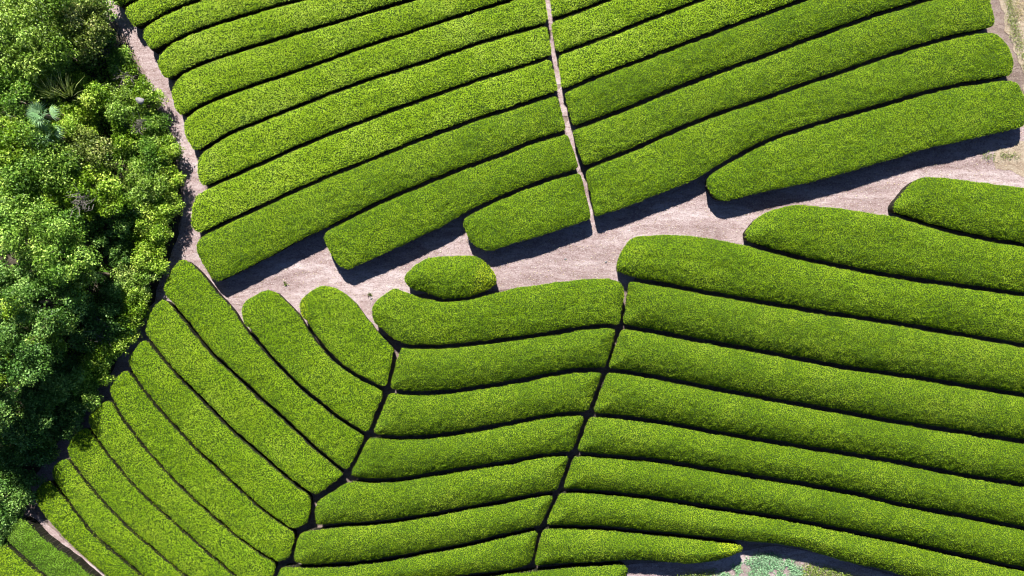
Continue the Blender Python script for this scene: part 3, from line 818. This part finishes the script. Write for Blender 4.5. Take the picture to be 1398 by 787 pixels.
def blades(px, py, n, h, spread, mat, name, label, cat, group=None, base=0.0, lean=(0, 0), wd=.02):
    r = np.random.default_rng(int(px * 7 + py))
    x, y = (float(v) for v in at(px, py, base)); root_z = float(ground_z(x, y)) + base
    P = np.c_[r.normal(scale=spread * .35, size=(n, 2)), np.zeros(n)]
    D = unit(np.c_[P[:, :2] / max(spread, .01) * .9 + r.normal(scale=.25, size=(n, 2)) + np.array(lean), np.ones(n)])
    L = (h * r.uniform(.6, 1.1, n))[:, None]
    sd = unit(np.cross(D, unit(r.normal(size=(n, 3))))) * wd
    V = np.stack([P - sd * .6, P + sd * .6, P + D * L * .6 + sd, P + D * L * .6 - sd], 1)
    tip = P + D * L + np.c_[D[:, :2] * L * .2, -.12 * L]
    V2 = np.stack([V[:, 3], V[:, 2], tip + sd * .1, tip - sd * .1], 1)
    AV = np.concatenate([V, V2]).reshape(-1, 3)
    o = link(name, np_mesh(name, AV, np.arange(len(AV)).reshape(-1, 4), np.r_[r.random(n), r.random(n)]), mat, loc=(x, y, root_z))
    return tag(o, label, cat, group)


blades(74, 132, 42, 1.0, .25, M['reed'], 'tall_grass', 'pale upright grass clump between the corner tree and fan palm', 'grass clump', base=1.7, lean=(-.1, .5), wd=.014)
blades(94, 130, 46, 1.1, .25, M['reed'], 'tall_grass', 'taller pale grass clump beside the loose yellow-green shrub', 'grass clump', base=1.7, lean=(.15, .5), wd=.014)
# dead brush: bare grey branches
def dry_brush(px, py, s, label, h0=.0, seed=1):
    r = np.random.default_rng(seed); x, y = (float(v) for v in at(px, py, h0))
    parts = []
    for i in range(46):
        a = r.uniform(0, 6.28); e = r.uniform(.15, 1.1); L = s * r.uniform(.5, 1.1)
        p = np.array([r.normal(scale=s * .3), r.normal(scale=s * .3), .02])
        d = np.array([math.cos(a) * math.cos(e), math.sin(a) * math.cos(e), math.sin(e)])
        q = p + d * L * .5 + r.normal(scale=.06, size=3); parts.append(tube([p, q, p + d * L], [.016, .011, .004], 4))
    v, f = join(parts)
    return tag(link('dry_brush', np_mesh('dry_brush', v, f), M['deadwood'], loc=(x, y, float(ground_z(x, y)) + h0)), label, 'brush')


dry_brush(158, 68, .75, 'heap of grey dry brush beside the wood path near the top', .5, 3)
dry_brush(172, 108, .5, 'thin grey dead branches between two shrubs by the path', .8, 4)
dry_brush(192, 172, .45, 'grey dead twigs showing among the edge shrubs', 1.2, 5)
dry_brush(140, 455, .6, 'pale dead twigs among the shrubs by the slanting rows', 1.1, 6)
dry_brush(112, 275, .5, 'bare twigs beside the bright yellow-green tree', 3.3, 8)


def stone(px, py, s, label, h=0.0, seed=0, group=None):
    r = np.random.default_rng(seed); x, y = (float(v) for v in at(px, py, h))
    import bmesh
    bm = bmesh.new(); bmesh.ops.create_icosphere(bm, subdivisions=3, radius=1)
    ph = r.uniform(0, 20, 3)
    for v in bm.verts:
        c = v.co; k = 1 + .22 * math.sin(c.x * 3 + ph[0]) * math.sin(c.y * 2.6 + ph[1]) + .12 * math.sin(c.z * 5 + c.x * 4 + ph[2])
        v.co = (c.x * k * s, c.y * k * s * .8, c.z * k * s * .55 + s * .3)
    me = bpy.data.meshes.new('stone'); bm.to_mesh(me); bm.free()
    return tag(link('stone', me, M['stone'], loc=(x, y, float(ground_z(x, y)) + h)), label, 'stone', group)


stone(192, 138, .17, 'pale grey stone lying among the leaves of the edge shrubs', 1.35, 1)
stone(827, 358, .055, 'small dark stone on the widest part of the gravel path', 0, 2, 'stones on the path')
stone(772, 354, .05, 'small stone on the gravel below the dirt track foot', 0, 3, 'stones on the path')
stone(1213, 285, .06, 'stone at the nose of the topmost row of the wide field', 0, 4, 'stones on the path')
stone(507, 408, .05, 'stone on the gravel beside the oval hedge', 0, 5, 'stones on the path')
for i, (px, py, lab) in enumerate([(505, 402, 'tiny yellow-green weed on the gravel left of the oval hedge'), (390, 388, 'small weed in the gravel above the second slanting row'),
                                   (413, 415, 'weed at the yellowish hedge corner')]):
    lab = lab.replace('left of', 'near')
    blades(px, py, 40 if i < 2 else 90, .12, .08 if i < 2 else .14, M['weed'], 'weed', lab, 'weed', 'weeds on the path', wd=.012)


# ------------------------------------------------------------------ ground covers (stuff)
def cover(name, poly, dens, leaf, mat, hmax, label=None, thresh=None, seed=0, f=1.2, tilt=(0, 60), blade=False):
    r = np.random.default_rng(seed)
    Q = outline_world(poly, 0, 5, 1.5, 1.5)
    lo, hi = Q.min(0), Q.max(0); n = int(np.prod(hi - lo) * dens)
    P = lo + r.random((n, 2)) * (hi - lo)
    d, _, ins = dist_in(P, Q)
    keep = ins & (r.random(n) < np.clip(d / .25, .15, 1))
    nz = vnoise(P[:, 0] + seed * 13, P[:, 1], f) * .65 + vnoise(P[:, 0], P[:, 1] + seed * 7, f * 2.7) * .35
    if thresh: keep &= (nz > thresh + .05 * r.normal(size=n))
    P = P[keep]; nz = nz[keep]
    z = ground_z(P[:, 0], P[:, 1]) + .03 + hmax * np.clip((nz - .3) * 2, .05, 1) * r.random(len(P)) ** .6
    N = unit(np.c_[r.normal(scale=.4, size=(len(P), 2)), np.ones(len(P))])
    v, fq = leaves(np.c_[P, z], N, leaf[0], leaf[1], tilt, r)
    o = link(name, np_mesh(name, v, fq, np.clip(.5 + .25 * r.normal(size=len(P)), 0, 1)), mat)
    tag(o, label, kind='stuff'); return o


cover('ground_cover', [(955, 792), (985, 776), (1012, 762), (1030, 754), (1062, 753), (1082, 762), (1100, 778), (1105, 800), (1090, 850), (950, 850)], 1700, (.06, .042), M['mint'], .14, thresh=.24, seed=2, f=1.9)
cover('weeds', [(912, 790), (930, 780), (965, 776), (985, 775), (975, 800), (1090, 800), (1092, 766), (1110, 764), (1150, 778), (1190, 788), (1260, 830), (900, 840)], 1100, (.07, .035), M['weed'], .22, thresh=.30, seed=3)
cover('dry_grass', [(1368, -40), (1380, 20), (1392, 60), (1400, 90), (1410, 180), (1405, 235), (1540, 245), (1550, -40)], 700, (.14, .012), M['straw'], .05, thresh=.42, seed=4, tilt=(0, 50))
cover('grass', [(1362, -30), (1380, -30), (1392, 30), (1402, 65), (1425, 125), (1402, 110), (1388, 80), (1372, 35)], 1100, (.10, .016), M['weed'], .05, thresh=.38, seed=5, f=2)
cover('grass', [(1330, 212), (1352, 205), (1392, 208), (1398, 216), (1370, 222), (1345, 220)], 1100, (.10, .016), M['weed'], .06, thresh=.38, seed=6, f=2)
cover('undergrowth', [(-300, -100), (135, -100), (150, 30), (205, 150), (240, 230), (244, 290), (230, 340), (190, 430), (140, 505), (80, 590), (20, 655), (-30, 720), (-300, 800)], 330, (.13, .07), TREE['mid'], .7, thresh=.25, seed=7, f=.8)
cover('leaf_litter', [(255, 352), (300, 330), (1398, 165), (1398, 262), (1030, 335), (860, 390), (560, 400), (420, 440), (340, 440)], 26, (.05, .02), M['straw'], .0, seed=8, tilt=(0, 10))

cover('clippings', [(255, 352), (300, 330), (1398, 165), (1398, 262), (1030, 335), (860, 390), (560, 400), (420, 440), (340, 440)], 16, (.07, .012), M['litter'], .0, seed=9, tilt=(0, 12), thresh=.45)
# ------------------------------------------------------------------ light, sky, camera
AZ = math.degrees(math.atan2(-5.5, 24)); EL = 41.0
w = bpy.data.worlds.new('World'); scene.world = w; w.use_nodes = True
nt = w.node_tree; nt.nodes.clear()
sky = nt.nodes.new('ShaderNodeTexSky'); sky.sky_type = 'NISHITA'; sky.sun_disc = False; sky.air_density = .55; sky.dust_density = .2; sky.ozone_density = 5
sky.sun_elevation = math.radians(EL); sky.sun_rotation = math.radians(AZ)
bg = nt.nodes.new('ShaderNodeBackground'); bg.inputs[1].default_value = .05
wo = nt.nodes.new('ShaderNodeOutputWorld')
nt.links.new(sky.outputs[0], bg.inputs[0]); nt.links.new(bg.outputs[0], wo.inputs[0])
sl_ = bpy.data.lights.new('sun', 'SUN'); sl_.energy = 5.0; sl_.angle = math.radians(.5); sl_.color = (1, .95, .87)
so = bpy.data.objects.new('sun', sl_); col.objects.link(so)
from mathutils import Vector
dv = Vector((math.sin(math.radians(AZ)) * math.cos(math.radians(EL)), math.cos(math.radians(AZ)) * math.cos(math.radians(EL)), math.sin(math.radians(EL))))
so.rotation_euler = (-dv).to_track_quat('-Z', 'Y').to_euler(); so.location = dv * 60

cam = bpy.data.cameras.new('camera'); co = bpy.data.objects.new('camera', cam); col.objects.link(co)
co.location = (0, 0, H); co.rotation_euler = (0, 0, 0)
cam.sensor_width = 36; cam.sensor_fit = 'HORIZONTAL'; cam.lens = 36 * H / 46.0; cam.clip_end = 3000
scene.camera = co
scene.view_settings.view_transform = 'Standard'; scene.view_settings.look = 'None'
scene.view_settings.exposure = 1.7; scene.view_settings.gamma = 1; scene.view_settings.use_curve_mapping = False
scene.cycles.pixel_filter_type = 'BLACKMAN_HARRIS'; scene.cycles.filter_width = 1.1
scene.cycles.max_bounces = 6; scene.cycles.diffuse_bounces = 3; scene.cycles.transmission_bounces = 4
